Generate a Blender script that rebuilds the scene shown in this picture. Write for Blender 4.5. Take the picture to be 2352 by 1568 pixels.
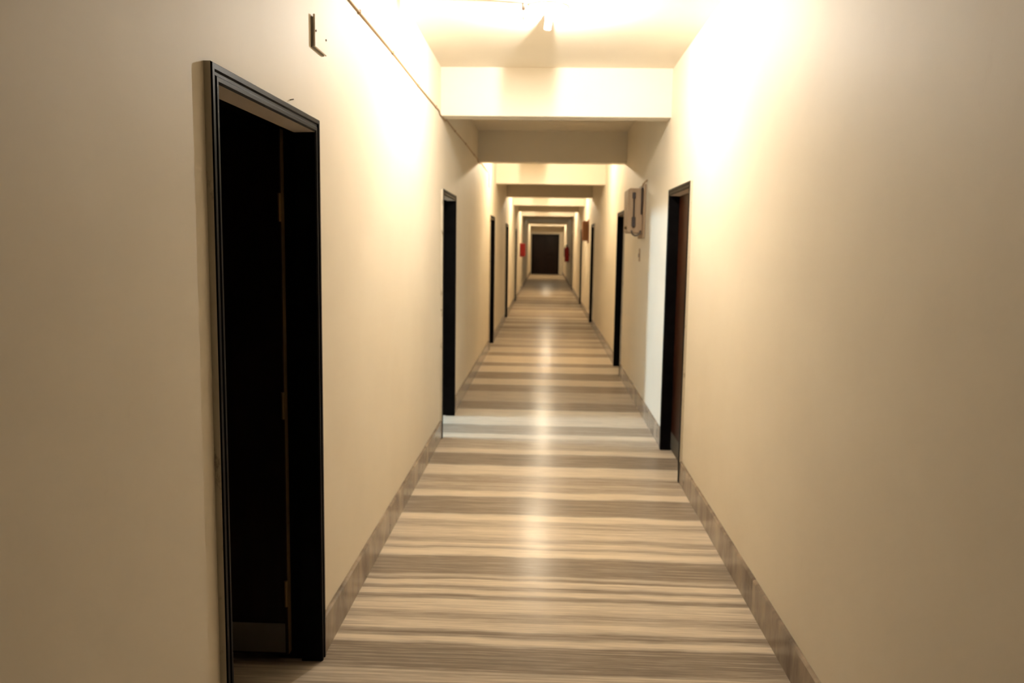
import bpy, bmesh, math, random
from mathutils import Matrix, Vector
random.seed(7)
for o in list(bpy.data.objects):
    bpy.data.objects.remove(o)
S = bpy.context.scene
C = S.collection

# ------------------------------------------------------------------ camera
# world: X right, Y along the corridor (depth), Z up; eye 1.60 m above the floor
cam_d = bpy.data.cameras.new('camera')
cam = bpy.data.objects.new('camera', cam_d)
C.objects.link(cam)
yaw, pitch, roll = -0.0391, -0.1165, 0.0149
fw = Vector((math.sin(yaw) * math.cos(pitch), math.cos(yaw) * math.cos(pitch), math.sin(pitch)))
r0 = Vector((math.cos(yaw), -math.sin(yaw), 0.0))
u0 = r0.cross(fw)
rt = r0 * math.cos(roll) + u0 * math.sin(roll)
up = u0 * math.cos(roll) - r0 * math.sin(roll)
M = Matrix((rt, up, -fw)).transposed().to_4x4()
M.translation = Vector((0, 0, 1.6))
cam.matrix_world = M
cam_d.sensor_fit = 'HORIZONTAL'
cam_d.sensor_width = 22.3
cam_d.lens = 1900.0 / 2352.0 * 22.3
cam_d.clip_start = 0.02
cam_d.clip_end = 200
cam_d.dof.use_dof = True
cam_d.dof.focus_distance = 1.9
cam_d.dof.aperture_fstop = 3.0
S.camera = cam

# ------------------------------------------------------------------ world and exposure
w = bpy.data.worlds.new('world')
S.world = w
w.use_nodes = True
w.node_tree.nodes['Background'].inputs[0].default_value = (0.02, 0.02, 0.025, 1)
w.node_tree.nodes['Background'].inputs[1].default_value = 0.2
S.view_settings.view_transform = 'Standard'
S.view_settings.look = 'None'
S.view_settings.gamma = 1.0
S.view_settings.use_curve_mapping = False
S.view_settings.exposure = 1.66
LAMP = 7100.0          # radiance of a lit bulb
WARM = (1.0, 0.95, 0.87)    # near lamp
AMBER = (1.0, 0.84, 0.60)   # lamps farther down
COOL = (0.80, 0.92, 1.0)

# ------------------------------------------------------------------ dimensions
WL, WR = 0.846, 0.955
HC, HB, HD = 2.97, 2.60, 2.036
Y0, Y1 = -7.5, 46.0
TW = 0.155
BEAMS = [2.92 + 3.735 * k for k in range(-2, 12)]
BEAMS[3:9] = [6.64, 10.24, 13.87, 17.70, 21.36, 25.3]
BT = 0.19

# ------------------------------------------------------------------ materials
def mat(name, col=(.5, .5, .5), rough=.5, spec=.5, metal=0.0):
    m = bpy.data.materials.new(name)
    m.use_nodes = True
    b = m.node_tree.nodes['Principled BSDF']
    b.inputs['Base Color'].default_value = (*col, 1)
    b.inputs['Roughness'].default_value = rough
    b.inputs['Specular IOR Level'].default_value = spec
    b.inputs['Metallic'].default_value = metal
    return m

class NT:
    def __init__(s, m):
        s.t = m.node_tree
        s.b = s.t.nodes['Principled BSDF']
        s.tc = s.t.nodes.new('ShaderNodeTexCoord')
        s.obj = s.tc.outputs['Object']
        g = s.t.nodes.new('ShaderNodeNewGeometry')
        s.pos = g.outputs['Position']
    def link(s, a, b):
        s.t.links.new(a, b)
    def put(s, sock, v):
        if isinstance(v, bpy.types.NodeSocket):
            s.link(v, sock)
        else:
            sock.default_value = v
    def math(s, op, a, b=0.0, c=None, clamp=False):
        n = s.t.nodes.new('ShaderNodeMath'); n.operation = op; n.use_clamp = clamp
        s.put(n.inputs[0], a); s.put(n.inputs[1], b)
        if c is not None: s.put(n.inputs[2], c)
        return n.outputs[0]
    def scale(s, v, xyz):
        n = s.t.nodes.new('ShaderNodeVectorMath'); n.operation = 'MULTIPLY'
        s.link(v, n.inputs[0]); n.inputs[1].default_value = xyz
        return n.outputs[0]
    def noise(s, v, sc=1.0, det=4.0, rough=.5):
        n = s.t.nodes.new('ShaderNodeTexNoise')
        n.inputs['Scale'].default_value = sc; n.inputs['Detail'].default_value = det
        n.inputs['Roughness'].default_value = rough
        s.link(v, n.inputs['Vector'])
        return n.outputs[0]
    def ramp(s, f, stops, interp='LINEAR'):
        n = s.t.nodes.new('ShaderNodeValToRGB')
        r = n.color_ramp; r.interpolation = interp
        for i, (p, c) in enumerate(stops):
            e = r.elements[i] if i < 2 else r.elements.new(p)
            e.position = p
            e.color = (c, c, c, 1) if not isinstance(c, tuple) else (*c, 1)
        s.link(f, n.inputs[0])
        return n.outputs[0]
    def mix(s, f, a, b, mode='MIX'):
        n = s.t.nodes.new('ShaderNodeMix'); n.data_type = 'RGBA'; n.blend_type = mode
        s.put(n.inputs[0], f)
        for k, v in ((6, a), (7, b)):
            if isinstance(v, tuple): v = (*v, 1) if len(v) == 3 else v
            s.put(n.inputs[k], v)
        return n.outputs[2]
    def bump(s, h, strength=.2, dist=.01):
        n = s.t.nodes.new('ShaderNodeBump')
        n.inputs['Strength'].default_value = strength; n.inputs['Distance'].default_value = dist
        s.link(h, n.inputs['Height']); s.link(n.outputs[0], s.b.inputs['Normal'])
    def xyz(s, v):
        n = s.t.nodes.new('ShaderNodeSeparateXYZ'); s.link(v, n.inputs[0])
        return n.outputs

def plaster(name, col, dirt):
    m = mat(name, col, .62, .35); n = NT(m)
    big = n.noise(n.pos, 1.1, 5, .6)
    f = n.ramp(big, [(.35, 0.0), (.75, 1.0)])
    fine = n.noise(n.pos, 26, 6, .65)
    c = n.mix(n.math('MULTIPLY', f, .22), col, dirt)
    sp = n.noise(n.scale(n.pos, (1, 1, .5)), 7.5, 5, .7)
    c = n.mix(n.math('MULTIPLY', n.ramp(sp, [(.66, 0.0), (.78, 1.0)]), .18), c, dirt)
    n.link(c, n.b.inputs['Base Color'])
    wav = n.noise(n.pos, 2.2, 2, .5)
    h = n.math('ADD', n.math('MULTIPLY', fine, .12), n.math('MULTIPLY', wav, 1.0))
    n.bump(h, .35, .012)
    return m

M_WALL = plaster('cream_wall_paint', (.84, .752, .605), (.62, .51, .38))
M_CEIL = plaster('ceiling_distemper', (.85, .775, .645), (.68, .59, .46))
M_ROOM = plaster('room_wall_paint', (.62, .60, .54), (.5, .45, .38))
M_DIMROOM = plaster('bounce_cut_brown', (.20, .165, .125), (.15, .12, .09))  # unseen room made dark to cut light bounced onto the doorway floor

# banded marble floor: stripe tones along the corridor, light 1 / dark 0
BANDS = [(2.30, .75), (2.44, .3), (2.52, .8), (2.70, .35), (2.83, .6), (2.943, .12), (3.158, .95), (3.212, .2), (3.278, .85), (3.366, .45),
         (3.452, .8), (3.584, .15), (3.624, .9), (3.685, .25), (3.727, .85), (3.792, .25), (3.825, .6), (3.852, .12), (4.108, 1.0),
         (4.178, .8), (4.212, .35), (4.242, .8), (4.311, .4), (4.382, .75), (4.546, .5), (4.673, .95), (4.773, .12), (5.118, .9),
         (5.238, .4), (5.36, .55), (5.42, .35), (5.616, .85), (5.874, .1), (6.222, .85), (6.368, .45), (6.744, .85), (6.893, .3), (7.242, .85), (7.944, .2),
         (8.334, .55), (8.945, .18), (9.379, .85), (9.797, .18), (10.318, .9), (10.855, .25), (11.177, .9), (11.88, .25), (12.266, .8),
         (12.899, .3), (13.189, .6), (13.6, .3)]

def marble(name, axis_bands=True):
    m = mat(name, (.5, .45, .38), .16, .5); n = NT(m)
    X, Y, Z = n.xyz(n.pos)
    d1 = n.noise(n.scale(n.pos, (.9, .35, .9)), 1.6, 3, .5)
    d2 = n.noise(n.scale(n.pos, (3.0, 8.0, 3.0)), 1.0, 3, .6)
    yy = n.math('ADD', Y, n.math('MULTIPLY', n.math('SUBTRACT', d1, .5), .10))
    yy = n.math('ADD', yy, n.math('MULTIPLY', n.math('SUBTRACT', d2, .5), .03))
    # far bands from stretched noise
    cv = n.t.nodes.new('ShaderNodeCombineXYZ'); n.link(yy, cv.inputs[1])
    n.link(n.math('MULTIPLY', X, .03), cv.inputs[0])
    far = n.ramp(n.noise(cv.outputs[0], 1.9, 4, .6), [(.38, .12), (.47, .4), (.52, .5), (.60, .95)])
    tone = far
    if axis_bands:
        k = 0
        while k < len(BANDS) - 1:
            g = BANDS[k:k + 15]
            a = g[0][0]
            b = BANDS[k + 15][0] if k + 15 < len(BANDS) else BANDS[-1][0]
            stops = []
            for i, (p, v) in enumerate(g):
                q = g[i + 1][0] if i + 1 < len(g) else b
                if q <= p: continue
                e = min(.018, (q - p) * .3)
                stops.append(((p + e - a) / (b - a), v)); stops.append(((q - e - a) / (b - a), v))
            f = n.math('DIVIDE', n.math('SUBTRACT', yy, a), b - a)
            rr = n.ramp(f, stops)
            sel = n.math('MULTIPLY', n.math('GREATER_THAN', yy, a), n.math('LESS_THAN', yy, b))
            tone = n.mix(sel, tone, rr)
            k += 15
    h1 = n.noise(n.scale(n.pos, (1.6, 70.0, 1.6)), 1.0, 4, .65)
    h2 = n.noise(n.scale(n.pos, (7.0, 170.0, 7.0)), 1.0, 3, .6)
    hair = n.math('ADD', n.math('MULTIPLY', n.math('SUBTRACT', h1, .5), 1.7), n.math('MULTIPLY', n.math('SUBTRACT', h2, .5), .9))
    t = n.math('ADD', tone, hair, clamp=True)
    col = n.ramp(t, [(0.0, (.245, .197, .152)), (.25, (.355, .292, .226)), (.6, (.55, .463, .363)), (1.0, (.77, .665, .527))])
    n.link(col, n.b.inputs['Base Color'])
    rv = n.noise(n.pos, 3.0, 4, .6)
    n.link(n.math('MULTIPLY_ADD', rv, .12, .18), n.b.inputs['Roughness'])
    n.bump(n.noise(n.scale(n.pos, (1.0, 2.2, 1.0)), 3.2, 2, .5), .06, .01)
    # worn polish: matt stone between the polished grain
    df = n.t.nodes.new('ShaderNodeBsdfDiffuse'); n.link(col, df.inputs['Color'])
    mx = n.t.nodes.new('ShaderNodeMixShader'); mx.inputs[0].default_value = .30
    n.link(df.outputs[0], mx.inputs[1]); n.link(n.b.outputs[0], mx.inputs[2])
    n.link(mx.outputs[0], n.t.nodes['Material Output'].inputs['Surface'])
    return m
M_FLOOR = marble('banded_marble')

def skirting():
    m = mat('skirting_marble', (.4, .33, .27), .22, .5); n = NT(m)
    oi = n.t.nodes.new('ShaderNodeObjectInfo')
    X, Y, Z = n.xyz(n.pos)
    sh = n.math('MULTIPLY', oi.outputs['Random'], 13.0)
    cv = n.t.nodes.new('ShaderNodeCombineXYZ')
    n.link(n.math('ADD', Y, sh), cv.inputs[1]); n.link(n.math('MULTIPLY', Z, .35), cv.inputs[2])
    a = n.noise(cv.outputs[0], 5.5, 5, .62)
    col = n.ramp(a, [(.30, (.12, .092, .07)), (.44, (.22, .168, .125)), (.55, (.30, .232, .17)), (.70, (.40, .315, .235))])
    n.link(col, n.b.inputs['Base Color'])
    return m
M_SKIRT = skirting()

def gloss_black():
    m = mat('black_gloss_paint', (.004, .0035, .0035), .3, .035); n = NT(m)
    a = n.noise(n.pos, 9, 5, .6)
    n.link(n.ramp(a, [(.3, (.002, .0017, .0017)), (.72, (.006, .005, .005))]), n.b.inputs['Base Color'])
    n.link(n.math('MULTIPLY_ADD', a, .12, .30), n.b.inputs['Roughness'])
    return m
M_BLACK = gloss_black()

def wood(name, c0, c1, rough=.42):
    m = mat(name, c0, rough, .15); n = NT(m)
    a = n.noise(n.scale(n.pos, (22, 22, 1.1)), 1.0, 5, .6)
    n.link(n.ramp(a, [(.3, c0), (.7, c1)]), n.b.inputs['Base Color'])
    n.bump(a, .15, .003)
    return m
M_LEAF = wood('dark_brown_varnish', (.006, .0022, .0008), (.012, .0045, .0018))
M_RED_LEAF = wood('red_brown_varnish', (.022, .006, .002), (.045, .012, .004))
M_END = wood('end_door_wood', (.010, .0045, .003), (.018, .008, .005))
M_EDGE = wood('bare_wood_edge', (.07, .045, .018), (.11, .07, .03), .6)
M_METERWOOD = wood('meter_box_wood', (.36, .25, .155), (.48, .345, .23), .5)
M_METERRED = wood('meter_box_red_wood', (.26, .12, .06), (.34, .17, .09), .5)

def worn_paint():
    m = mat('worn_cream_edge_paint', (.62, .55, .44), .6, .3); n = NT(m)
    a = n.noise(n.scale(n.pos, (1, 1, .5)), 16, 5, .7)
    n.link(n.ramp(a, [(.58, (.60, .54, .43)), (.68, (.30, .25, .19)), (.78, (.05, .04, .035))]), n.b.inputs['Base Color'])
    return m
M_EDGEPAINT = worn_paint()
M_SOFFIT = mat('soffit_reflection_tone', (.78, .68, .58), .45, .5)  # pale colour stands in for the floor mirrored in the header underside
M_KICK = mat('dull_aluminium', (.10, .09, .075), .5, .4, .2)
M_BRASS = mat('aged_brass', (.12, .08, .035), .5, .4, .6)
M_CABLE = mat('brown_cable', (.50, .34, .19), .55)
M_DARKCABLE = mat('dark_cable', (.035, .022, .018), .5)
M_BAKELITE = mat('dark_bakelite', (.10, .07, .055), .4)
M_ENAMEL = mat('white_enamel', (.80, .76, .68), .35)
M_PVC = mat('cream_switch_plate', (.74, .67, .55), .45)
M_GREYBOX = mat('grey_metal', (.22, .20, .18), .5, .5, .3)
M_RED = mat('red_fire_paint', (.30, .008, .007), .45, .3)
M_WHITEPL = mat('white_plastic', (.8, .8, .78), .4)
M_GAUGE = mat('black_rubber', (.02, .02, .02), .6)
def emit(name, col, strength):
    m = mat(name, col, .3); b = m.node_tree.nodes['Principled BSDF']
    b.inputs['Emission Color'].default_value = (*col, 1)
    b.inputs['Emission Strength'].default_value = strength
    return m
M_LIT = emit('lit_bulb', WARM, LAMP)
M_AMBER = emit('lit_amber_bulb', AMBER, LAMP * .86)
M_DAY = emit('daylight_pane', (.54, .79, 1.0), 165.0)
M_FARTUBE = emit('lit_tube_pale', (.90, .95, .84), 8.0)
M_GLASS = mat('opal_bulb_glass', (.80, .78, .72), .15)

# ------------------------------------------------------------------ mesh helpers
def obj(name, verts, faces, m, parent=None, smooth=False):
    me = bpy.data.meshes.new(name)
    me.from_pydata([tuple(v) for v in verts], [], faces)
    bm = bmesh.new(); bm.from_mesh(me)
    bmesh.ops.recalc_face_normals(bm, faces=bm.faces)
    bm.to_mesh(me); bm.free()
    for mm in (m if isinstance(m, (list, tuple)) else [m]): me.materials.append(mm)
    if smooth: me.polygons.foreach_set('use_smooth', [True] * len(me.polygons))
    o = bpy.data.objects.new(name, me)
    C.objects.link(o)
    if parent is not None: o.parent = parent; o.matrix_parent_inverse = parent.matrix_world.inverted()
    return o

def empty(name, loc=(0, 0, 0)):
    o = bpy.data.objects.new(name, None)
    C.objects.link(o); o.location = loc
    o.empty_display_size = .1
    bpy.context.view_layer.update()
    return o

def tag(o, label=None, cat=None, group=None, kind=None):
    if label: o['label'] = label
    if cat: o['category'] = cat
    if group: o['group'] = group
    if kind: o['kind'] = kind
    return o

class MB:
    def __init__(s): s.v = []; s.f = []; s.smooth = False
    def box(s, x0, x1, y0, y1, z0, z1):
        b = len(s.v)
        s.v += [(x0, y0, z0), (x1, y0, z0), (x1, y1, z0), (x0, y1, z0), (x0, y0, z1), (x1, y0, z1), (x1, y1, z1), (x0, y1, z1)]
        s.f += [tuple(b + i for i in q) for q in ((0, 3, 2, 1), (4, 5, 6, 7), (0, 1, 5, 4), (1, 2, 6, 5), (2, 3, 7, 6), (3, 0, 4, 7))]
        return s
    def cbox(s, x0, x1, y0, y1, z0, z1, c):
        """box with chamfered edges"""
        bm = bmesh.new()
        vs = [bm.verts.new(p) for p in ((x0, y0, z0), (x1, y0, z0), (x1, y1, z0), (x0, y1, z0), (x0, y0, z1), (x1, y0, z1), (x1, y1, z1), (x0, y1, z1))]
        for q in ((0, 3, 2, 1), (4, 5, 6, 7), (0, 1, 5, 4), (1, 2, 6, 5), (2, 3, 7, 6), (3, 0, 4, 7)): bm.faces.new([vs[i] for i in q])
        bmesh.ops.bevel(bm, geom=list(bm.edges), offset=c, segments=1, affect='EDGES')
        return s.take(bm)
    def take(s, bm):
        b = len(s.v); bm.verts.index_update()
        s.v += [tuple(v.co) for v in bm.verts]
        s.f += [tuple(b + v.index for v in f.verts) for f in bm.faces]
        bm.free(); return s
    def lathe(s, prof, center, axis='z', n=20, tilt=None):
        """prof: (radius, height) pairs revolved about an axis through center"""
        b = len(s.v); cx, cy, cz = center
        for r, h in prof:
            for k in range(n):
                a = 2 * math.pi * k / n
                p = Vector((r * math.cos(a), r * math.sin(a), h))
                if axis == 'x': p = Vector((p.z, p.x, p.y))
                if axis == 'y': p = Vector((p.x, p.z, p.y))
                if tilt is not None: p = tilt @ p
                s.v.append((cx + p.x, cy + p.y, cz + p.z))
        for i in range(len(prof) - 1):
            for k in range(n):
                k2 = (k + 1) % n
                s.f.append((b + i * n + k, b + i * n + k2, b + (i + 1) * n + k2, b + (i + 1) * n + k))
        s.f.append(tuple(b + k for k in range(n)))
        s.f.append(tuple(b + (len(prof) - 1) * n + k for k in range(n)))
        return s
    def tube(s, pts, r, n=8):
        b = len(s.v); pts = [Vector(p) for p in pts]
        for i, p in enumerate(pts):
            d = (pts[min(i + 1, len(pts) - 1)] - pts[max(i - 1, 0)]).normalized()
            a = d.cross(Vector((0, 0, 1)) if abs(d.z) < .9 else Vector((0, 1, 0))).normalized(); c = d.cross(a)
            for k in range(n):
                t = 2 * math.pi * k / n
                s.v.append(tuple(p + (a * math.cos(t) + c * math.sin(t)) * r))
        for i in range(len(pts) - 1):
            for k in range(n):
                k2 = (k + 1) % n
                s.f.append((b + i * n + k, b + i * n + k2, b + (i + 1) * n + k2, b + (i + 1) * n + k))
        s.f.append(tuple(b + k for k in range(n)))
        s.f.append(tuple(b + (len(pts) - 1) * n + k for k in range(n)))
        return s
    def build(s, name, m, parent=None, smooth=False):
        return obj(name, s.v, s.f, m, parent, smooth)

# ------------------------------------------------------------------ doors table
# (side, outer near edge, outer far edge, state)
DOORS = [
    (-1, 2.056, 3.03, 'open', M_LEAF, 'black gloss door frame nearest the camera on the left, dark leaf swung open inward'),
    (-1, 6.67, 7.64, 'open', M_LEAF, 'black doorway on the left letting pale blue light out across the floor'),
    (-1, 12.42, 13.42, 'shut', M_LEAF, 'narrow looking black door frame third along the left wall'),
    (-1, 17.25, 18.25, 'shut', M_LEAF, 'black door frame fourth along the left wall'),
    (-1, 22.5, 23.5, 'shut', M_LEAF, 'thin dark door frame fifth along the left wall, short of the red cabinet'),
    (1, 5.55, 6.51, 'shut', M_RED_LEAF, 'black framed door nearest on the right with a red brown leaf'),
    (1, 10.18, 11.1, 'shut', M_LEAF, 'black door frame on the right just beyond the brown meter box'),
    (1, 16.45, 17.45, 'shut', M_LEAF, 'black door frame third along the right wall, before the small reddish box'),
    (1, 21.7, 22.7, 'shut', M_LEAF, 'dark door frame fourth along the right wall, behind the small reddish box'),
    (1, 29.1, 30.1, 'shut', M_LEAF, 'faint dark door frame farthest along the right wall, before the fire extinguisher'),
]
IN = .018   # the frame covers this much of the wall around the opening

def side_wall(side, name):
    xa = -WL if side < 0 else WR
    xb = xa + side * TW
    x0, x1 = min(xa, xb), max(xa, xb)
    b = MB(); y = Y0
    for d in sorted([d for d in DOORS if d[0] == side], key=lambda d: d[1]):
        b.box(x0, x1, y, d[1] + IN, 0, HC)
        b.box(x0, x1, d[1] + IN, d[2] - IN, HD - IN, HC)
        y = d[2] - IN
    b.box(x0, x1, y, Y1, 0, HC)
    return b.build(name, M_WALL)
tag(side_wall(-1, 'wall_left'), 'long cream plaster wall on the left, pierced by black doorways', 'wall', kind='structure')
tag(side_wall(1, 'wall_right'), 'long cream plaster wall on the right, smooth and bare up close', 'wall', kind='structure')
tag(MB().box(-WL - TW, WR + TW, Y0, Y1 + .2, -.12, 0).build('floor', M_FLOOR), 'polished marble floor with brown and cream stripes across the corridor', 'floor', kind='structure')
ceil = MB().box(-WL - TW, WR + TW, Y0, Y1 + .2, HC, HC + .12).build('ceiling', M_CEIL)
tag(ceil, 'pale cream corridor ceiling divided by deep beams', 'ceiling', kind='structure')
for y in BEAMS:
    MB().box(-WL, WR, y, y + BT, HB, HC).build('beam', M_CEIL, ceil)
# end walls
EX0, EX1, EH = -.80, .72, 2.20
tag(MB().box(-WL, EX0, Y1, Y1 + .15, 0, HC).box(EX1, WR, Y1, Y1 + .15, 0, HC).box(EX0, EX1, Y1, Y1 + .15, EH, HC).build('wall_end', M_WALL),
    'cream end wall around the dark door far down the corridor', 'wall', kind='structure')
tag(MB().box(-WL, WR, Y0 - .15, Y0, 0, HC).build('wall_back', M_WALL), 'cream wall closing the corridor behind the camera', 'wall', kind='structure')

# ------------------------------------------------------------------ skirting
def baseboard(side, name, label):
    root = empty(name, (-WL if side < 0 else WR, 0, 0)); tag(root, label, 'skirting', kind='structure')
    xa = -WL if side < 0 else WR
    y = Y0; runs = []
    for d in sorted([d for d in DOORS if d[0] == side], key=lambda d: d[1]):
        runs.append((y, d[1])); y = d[2]
    runs.append((y, Y1))
    for a, b in runs:
        p = a + .002
        while p < b - .02:
            ln = .92 if p < 16 else 2.4
            q = min(p + ln, b - .002)
            if b - q < .25: q = b - .002
            t, h = .016, .15
            pr = [(0, .0), (t, .0), (t, h - .006), (t - .006, h), (0, h)]
            vs = [(xa - side * u, yy, z) for yy in (p, q - .002) for u, z in pr]
            n = len(pr)
            fs = [tuple(range(n)), tuple(range(n, 2 * n))] + [(i, (i + 1) % n, n + (i + 1) % n, n + i) for i in range(n)]
            obj('skirting_slab', vs, fs, M_SKIRT, root)
            p = q
baseboard(-1, 'baseboard_left', 'brown marble skirting along the foot of the left wall')
baseboard(1, 'baseboard_right', 'brown marble skirting along the foot of the right wall')

# ------------------------------------------------------------------ doors
# profile across a frame member: u = depth into the wall, v = distance from the outer edge
PROF = [(0, 0), (-.017, 0), (-.021, .003), (-.021, .016), (-.016, .020), (-.016, .028), (-.020, .032), (-.020, .042), (-.016, .048),
        (.060, .050), (.060, .030), (TW, .030), (TW, IN), (0, IN)]
def frame_member(name, parent, side, P0, P1, xa):
    """P0(v), P1(v) give the (y, z) of both mitred ends"""
    vs = []; n = len(PROF)
    for P in (P0, P1):
        for u, v in PROF:
            y, z = P(v); vs.append((xa + side * u, y, z))
    fs = [tuple(range(n)), tuple(range(n, 2 * n))] + [(i, (i + 1) % n, n + (i + 1) % n, n + i) for i in range(n)]
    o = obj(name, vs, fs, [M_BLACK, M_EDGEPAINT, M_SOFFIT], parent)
    return o

def paint_side(o, test):
    for p in o.data.polygons:
        if test(p): p.material_index = 1

for i, (side, ya, yb, state, lm, label) in enumerate(DOORS):
    xa = -WL if side < 0 else WR
    root = empty('door_%d' % (i + 1), (xa, (ya + yb) / 2, 0)); tag(root, label, 'door', kind='structure')
    s1 = frame_member('stile', root, side, lambda v: (ya + v, 0.0), lambda v: (ya + v, HD - v), xa)
    s2 = frame_member('stile', root, side, lambda v: (yb - v, 0.0), lambda v: (yb - v, HD - v), xa)
    hd = frame_member('header', root, side, lambda v: (ya + v, HD - v), lambda v: (yb - v, HD - v), xa)
    paint_side(s1, lambda p: abs(p.center.y - ya) < .001 and abs(p.normal.y) > .9)
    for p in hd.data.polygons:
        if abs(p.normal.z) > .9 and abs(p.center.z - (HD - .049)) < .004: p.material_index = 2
    a, b, top = ya + .034, yb - .034, HD - .034
    if state == 'shut':
        x0 = xa + side * .063; x1 = xa + side * .101
        lo, hi = min(x0, x1), max(x0, x1)
        leaf = MB().cbox(lo, hi, a, b, .012, top, .003).build('leaf', lm, root)
        k0 = x0 - side * .0025
        MB().box(min(k0, x0), max(k0, x0), a + .012, b - .012, .02, .15).build('kick_plate', M_KICK, leaf)
        MB().cbox(min(x0 - side * .02, x0), max(x0 - side * .02, x0), a + .08, a + .095, .98, 1.12, .003).build('pull_handle', M_BRASS, leaf)
    else:
        # leaf swung 90 degrees into the room, standing off the far jamb
        yl = yb - .034 - .038
        xh = xa + side * .104
        wlf = b - a
        x0, x1 = xh, xh + side * wlf
        lo, hi = min(x0, x1), max(x0, x1)
        leaf = MB().cbox(lo, hi, yl, yl + .036, .035, top - .004, .003).build('leaf', lm, root)
        e0 = xh - side * .0015
        MB().box(min(e0, xh), max(e0, xh), yl + .001, yl + .034, .037, top - .006).build('leaf_edge', M_EDGE, leaf)
        MB().box(lo + .012, hi - .012, yl - .003, yl, .045, .16).build('kick_plate', M_KICK, leaf)
        for hz in (.28, 1.0, 1.72):
            MB().lathe([(.0065, -.05), (.0065, .05)], (xh + side * .004, yl - .007, hz), n=10).build('hinge', M_BRASS, leaf)

# far end double door
root = empty('door_%d' % (len(DOORS) + 1), ((EX0 + EX1) / 2, Y1, 0))
tag(root, 'dark brown double door closing the far end of the corridor', 'door', kind='structure')
for x0, x1, z0, z1, nm in ((EX0, EX0 + .07, 0, EH, 'stile'), (EX1 - .07, EX1, 0, EH, 'stile'), (EX0 + .07, EX1 - .07, EH - .07, EH, 'header')):
    MB().cbox(x0, x1, Y1 - .015, Y1 + .12, z0, z1, .004).build(nm, M_BLACK, root)
mid = (EX0 + EX1) / 2
for x0, x1 in ((EX0 + .07, mid - .002), (mid + .002, EX1 - .07)):
    leaf = MB().cbox(x0, x1, Y1 + .04, Y1 + .08, .01, EH - .07, .004).build('leaf', M_END, root)
    for z0, z1 in ((.18, .95), (1.1, 1.95)):
        MB().cbox(x0 + .12, x1 - .12, Y1 + .026, Y1 + .04, z0, z1, .006).build('raised_panel', M_END, leaf)

# ------------------------------------------------------------------ rooms behind the two open doors
XR = -WL - TW
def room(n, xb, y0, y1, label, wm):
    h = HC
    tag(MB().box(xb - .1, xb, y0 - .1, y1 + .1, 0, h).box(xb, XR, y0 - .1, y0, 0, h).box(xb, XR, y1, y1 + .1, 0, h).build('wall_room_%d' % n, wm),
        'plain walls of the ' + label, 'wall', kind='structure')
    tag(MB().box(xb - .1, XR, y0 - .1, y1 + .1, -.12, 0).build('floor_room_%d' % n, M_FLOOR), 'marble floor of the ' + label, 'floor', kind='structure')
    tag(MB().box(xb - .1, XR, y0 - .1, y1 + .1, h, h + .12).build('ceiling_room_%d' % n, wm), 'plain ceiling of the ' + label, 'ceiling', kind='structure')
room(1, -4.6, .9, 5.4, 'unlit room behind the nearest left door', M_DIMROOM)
room(2, -5.2, 5.7, 9.6, 'room with the small daylight window behind the second left door', M_ROOM)

# ------------------------------------------------------------------ window in the lit room, far tube light
def tube_light(loc, length, m, label, ceiling=False, along='y'):
    root = empty('tube_light', loc); tag(root, label, 'lamp')
    x, y, z = loc
    if not ceiling:
        MB().cbox(x, x + .035, y - length / 2, y + length / 2, z - .025, z + .025, .006).build('batten', M_ENAMEL, root)
        cx, cz = x + .06, z
        for s in (-1, 1):
            MB().cbox(x + .02, x + .08, y + s * length / 2 - .012, y + s * length / 2 + .012, z - .02, z + .02, .004).build('tube_holder', M_WHITEPL, root)
        MB().lathe([(.013, -length / 2 + .013), (.013, length / 2 - .013)], (cx, y, cz), axis='y', n=12).build('tube', m, root, True)
    else:
        MB().cbox(x - length / 2, x + length / 2, y - .025, y + .025, z - .04, z, .006).build('batten', M_ENAMEL, root)
        for s in (-1, 1):
            MB().cbox(x + s * length / 2 - .012, x + s * length / 2 + .012, y - .02, y + .02, z - .085, z - .02, .004).build('tube_holder', M_WHITEPL, root)
        MB().lathe([(.013, -length / 2 + .013), (.013, length / 2 - .013)], (x, y, z - .065), axis='x', n=12).build('tube', m, root, True)
    return root
win = empty('window_1', (-5.2, 7.25, 2.02)); tag(win, 'small high window letting daylight into the second room on the left', 'window', kind='structure')
wy0, wy1, wz0, wz1 = 7.0, 7.5, 2.02, 2.32
for q in ((wy0 - .04, wy1 + .04, wz0 - .04, wz0), (wy0 - .04, wy1 + .04, wz1, wz1 + .04), (wy0 - .04, wy0, wz0, wz1), (wy1, wy1 + .04, wz0, wz1)):
    MB().box(-5.2, -5.16, *q).build('window_frame', M_BLACK, win)
MB().box(-5.198, -5.19, wy0, wy1, wz0, wz1).build('frosted_pane', M_DAY, win)
tube_light((.055, 34.4, HC), .9, M_FARTUBE, 'cool white tube light on the ceiling far down the corridor', ceiling=True)

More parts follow.
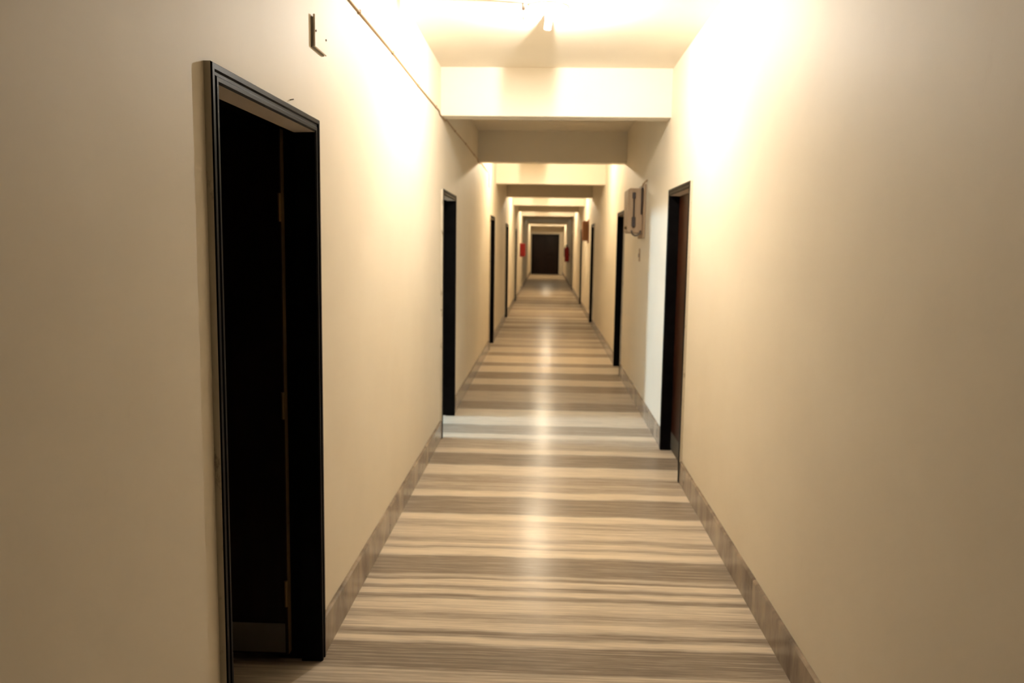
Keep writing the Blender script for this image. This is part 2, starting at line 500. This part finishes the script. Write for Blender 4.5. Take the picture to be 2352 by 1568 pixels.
# ------------------------------------------------------------------ ceiling lamps
CAPSULE = [(.0018, .030), (.0034, .027), (.0040, .018), (.0040, -.018), (.0034, -.027), (.0018, -.030)]
SMALL = [(.010, .030), (.010, .022), (.014, .012), (.017, 0), (.017, -.008), (.013, -.019), (.005, -.024)]
def lamp(x, y, label, lit=None):
    """round enamel plate with a lit capsule bulb, a spent small bulb at the left and an empty holder behind"""
    root = empty('ceiling_lamp', (x, y, HC)); tag(root, label, 'lamp', 'ceiling lamps along the corridor')
    MB().lathe([(.02, 0), (.118, 0), (.124, -.006), (.122, -.010), (.105, -.014), (.02, -.016)], (x - .02, y + .04, HC), n=36).build('ceiling_plate', M_ENAMEL, root, True)
    h = MB().lathe([(.018, -.014), (.018, -.020), (.013, -.024), (.012, -.048), (.009, -.052)], (x, y, HC), n=20).build('bulb_holder', M_ENAMEL, root, True)
    MB().lathe(CAPSULE, (x, y, HC - .082), n=16).build('lit_bulb', lit or M_LIT, h, True)
    MB().tube([(x - .09, y + .0, HC - .010), (x - .12, y - .02, HC - .014), (x - .150, y - .036, HC - .014)], .007).build('arm', M_BAKELITE, root, True)
    h2 = MB().lathe([(.010, -.003), (.017, -.006), (.017, -.036), (.010, -.042)], (x - .150, y - .036, HC), n=18).build('bulb_holder', M_BAKELITE, root, True)
    MB().lathe(SMALL, (x - .150, y - .036, HC - .070), n=16).build('unlit_bulb', M_GLASS, h2, True)
    T = Matrix.Rotation(math.radians(7), 3, 'Y')
    MB().lathe([(.024, -.006), (.024, -.03), (.021, -.035), (.021, -.092), (.012, -.098)], (x - .006, y + .16, HC - .004), n=16, tilt=T).build('bulb_holder', M_ENAMEL, root, True)
    return root
LAMPS = [(.0, 4.95, 'glaring bare bulb lamp on the near ceiling between the camera and the first beam'),
         (-.08, 12.15, 'ceiling lamp hidden behind the second beam, mirrored as the nearest glow on the floor'),
         (.0, 19.7, 'ceiling lamp behind the fourth beam, mirrored as the farther small glow on the floor'),
         (.05, 27.1, 'ceiling lamp behind the sixth beam, over the stretch before the red cabinet'),
         (.05, 42.0, 'ceiling lamp over the last stretch before the dark end door')]
for i, a in enumerate(LAMPS): lamp(*a, lit=M_LIT if i == 0 else M_AMBER)

# ------------------------------------------------------------------ cable on the left wall
pts = []
xc = -WL + .0065
def cz(y): return 2.607 + .004 * (y - 3.5) / 3.0
y = -1.2
while y < 12.1:
    z = cz(y)
    for b in BEAMS:
        if b - .10 < y < b + BT + .10: z = HB - .009
    pts.append((xc, y, z + .0025 * math.sin(y * 3.1))); y += .08
cab = MB().tube(pts, .0055, 8).build('wall_cable', M_CABLE, None, True)
tag(cab, 'thin brown cable running along the top of the left wall', 'cable')
for y in (3.05, 3.75, 4.55, 5.45, 6.3, 7.6, 8.6, 9.6):
    z = min(pts, key=lambda p: abs(p[1] - y))[2]
    MB().cbox(-WL, -WL + .015, y - .009, y + .009, z - .010, z + .010, .003).build('cable_clip', M_CABLE, cab)

# ------------------------------------------------------------------ junction cover plates on the left wall
def cover(y0, y1, z0, z1, label):
    root = empty('junction_box', (-WL, (y0 + y1) / 2, z0)); tag(root, label, 'junction box', 'junction boxes on the left wall')
    MB().box(-WL, -WL + .006, y0 - .004, y1 - .01, z0 - .003, z1 - .01).build('back_box', M_GREYBOX, root)
    MB().cbox(-WL + .0065, -WL + .014, y0, y1, z0, z1, .002).build('cover_plate', M_WALL, root)
    for yy in (y0 + .012, y1 - .012):
        MB().lathe([(.004, 0), (.004, .0025), (.002, .0035)], (-WL + .014, yy, (z0 + z1) / 2), axis='x', n=8).build('screw', M_GREYBOX, root)
cover(3.005, 3.165, 2.288, 2.400, 'flat cream cover plate high on the wall above the nearest left door')
cover(12.1, 12.26, 2.43, 2.62, 'small dark junction box at the end of the cable, beyond the second beam')

# nail above the nearest door
z0 = HD + .02
tag(MB().tube([(-WL - .01, 2.75, z0 + .002), (-WL + .012, 2.75, z0 + .006)], .002, 6).build('nail', M_GREYBOX), 'tiny nail in the wall just above the nearest left door', 'nail')

# ------------------------------------------------------------------ meter boxes on the right wall
def meter_box(y0, y1, z0, z1, dep, m, label, detailed):
    root = empty('meter_box', (WR, y0, z0)); tag(root, label, 'meter box', 'meter boxes on the right wall')
    MB().cbox(WR - .02, WR, y0 - .03, y1 + .04, z0 - .03, z1 + .03, .004).build('back_board', m, root)
    body = MB().cbox(WR - dep, WR - .02, y0 + .03, y1, z0 + .02, z1 - .01, .006).build('box_body', m, root)
    MB().cbox(WR - dep - .014, WR - dep, y0 + .035, y1 - .005, z0 + .03, z1 - .02, .004).build('box_door', m, root)
    MB().lathe([(.016, 0), (.016, -.008), (.010, -.02), (.003, -.022)], (WR - dep - .014, y0 + .08, z0 + .07), axis='x', n=14).build('knob', M_BRASS, root)
    if detailed:
        # slot-like dark cables and porcelain cut-outs on the near side
        for dx, za, zb, r in ((dep - .045, z0 + .07, z1 - .06, .007), (.035, z0 + .20, z1 + .01, .008)):
            MB().tube([(WR - dx, y0 + .02, za), (WR - dx, y0 + .018, (za + zb) / 2), (WR - dx, y0 + .02, zb)], r).build('cable', M_DARKCABLE, root, True)
        MB().cbox(WR - dep + .028, WR - dep + .062, y0 + .002, y0 + .03, z0 + .08, z0 + .175, .004).build('fuse_cutout', M_DARKCABLE, root)
        MB().cbox(WR - dep + .030, WR - dep + .058, y0 + .004, y0 + .03, z1 - .11, z1 - .05, .004).build('fuse_cutout', M_DARKCABLE, root)
        lp = []
        for k in range(13):
            t = math.pi * k / 12
            lp.append((WR - dep / 2 - .008 - (dep / 2 - .035) * math.cos(t), y0 + .005, z0 + .045 - .05 * math.sin(t)))
        MB().tube(lp, .009).build('cable_loop', M_BAKELITE, root, True)
        MB().tube([(WR - .035, y0 + .01, z1), (WR - .03, y0 + .0, z1 + .03), (WR - .012, y0 - .06, z1 + .05), (WR - .010, y0 - .13, z1 + .055)], .008).build('conduit', M_CABLE, root, True)
meter_box(8.15, 8.55, 1.71, 2.17, .155, M_METERWOOD, 'brown wooden meter box on the right wall with dark cables, past the nearest right door', True)
meter_box(18.75, 19.15, 1.69, 2.16, .13, M_METERRED, 'small reddish meter box farther along the right wall', False)
sw = empty('wall_switch', (WR, 8.5, 1.45)); tag(sw, 'narrow brown switch strip on the right wall below the wooden meter box', 'switch')
MB().cbox(WR - .010, WR, 8.47, 8.52, 1.45, 1.58, .002).build('switch_plate', M_METERWOOD, sw)
MB().cbox(WR - .016, WR - .010, 8.485, 8.505, 1.49, 1.53, .002).build('rocker', M_BAKELITE, sw)

# ------------------------------------------------------------------ red fire equipment far down the corridor
fc = empty('fire_cabinet', (-WL, 27.2, 1.22)); tag(fc, 'red fire cabinet hung on the left wall far down the corridor', 'fire cabinet')
b = MB().cbox(-WL, -WL + .16, 26.9, 27.45, 1.22, 1.64, .008).build('cabinet_body', M_RED, fc)
MB().cbox(-WL + .16, -WL + .172, 26.92, 27.43, 1.24, 1.62, .004).build('cabinet_door', M_RED, fc)
MB().cbox(-WL + .172, -WL + .185, 26.96, 26.985, 1.40, 1.47, .003).build('latch', M_KICK, fc)
fx, fy = WR - .115, 33.2
fe = empty('fire_extinguisher', (fx, fy, .95)); tag(fe, 'red fire extinguisher with black valve hung on the right wall far away', 'fire extinguisher')
MB().lathe([(.02, 0), (.085, .004), (.092, .02), (.092, .48), (.085, .53), (.06, .58), (.03, .605), (.025, .62)], (fx, fy, .95), n=24).build('cylinder', M_RED, fe, True)
v = MB().lathe([(.026, 0), (.026, .05), (.018, .06)], (fx, fy, 1.57), n=14).build('valve', M_GAUGE, fe, True)
MB().cbox(fx - .015, fx + .015, fy - .11, fy + .02, 1.63, 1.65, .004).build('lever', M_GAUGE, fe)
MB().tube([(fx - .02, fy - .02, 1.6), (fx - .08, fy - .06, 1.58), (fx - .105, fy - .06, 1.45), (fx - .10, fy - .05, 1.15)], .012).build('hose', M_GAUGE, fe, True)
MB().box(fx + .085, WR, fy - .04, fy + .04, 1.2, 1.26).build('wall_bracket', M_GREYBOX, fe)
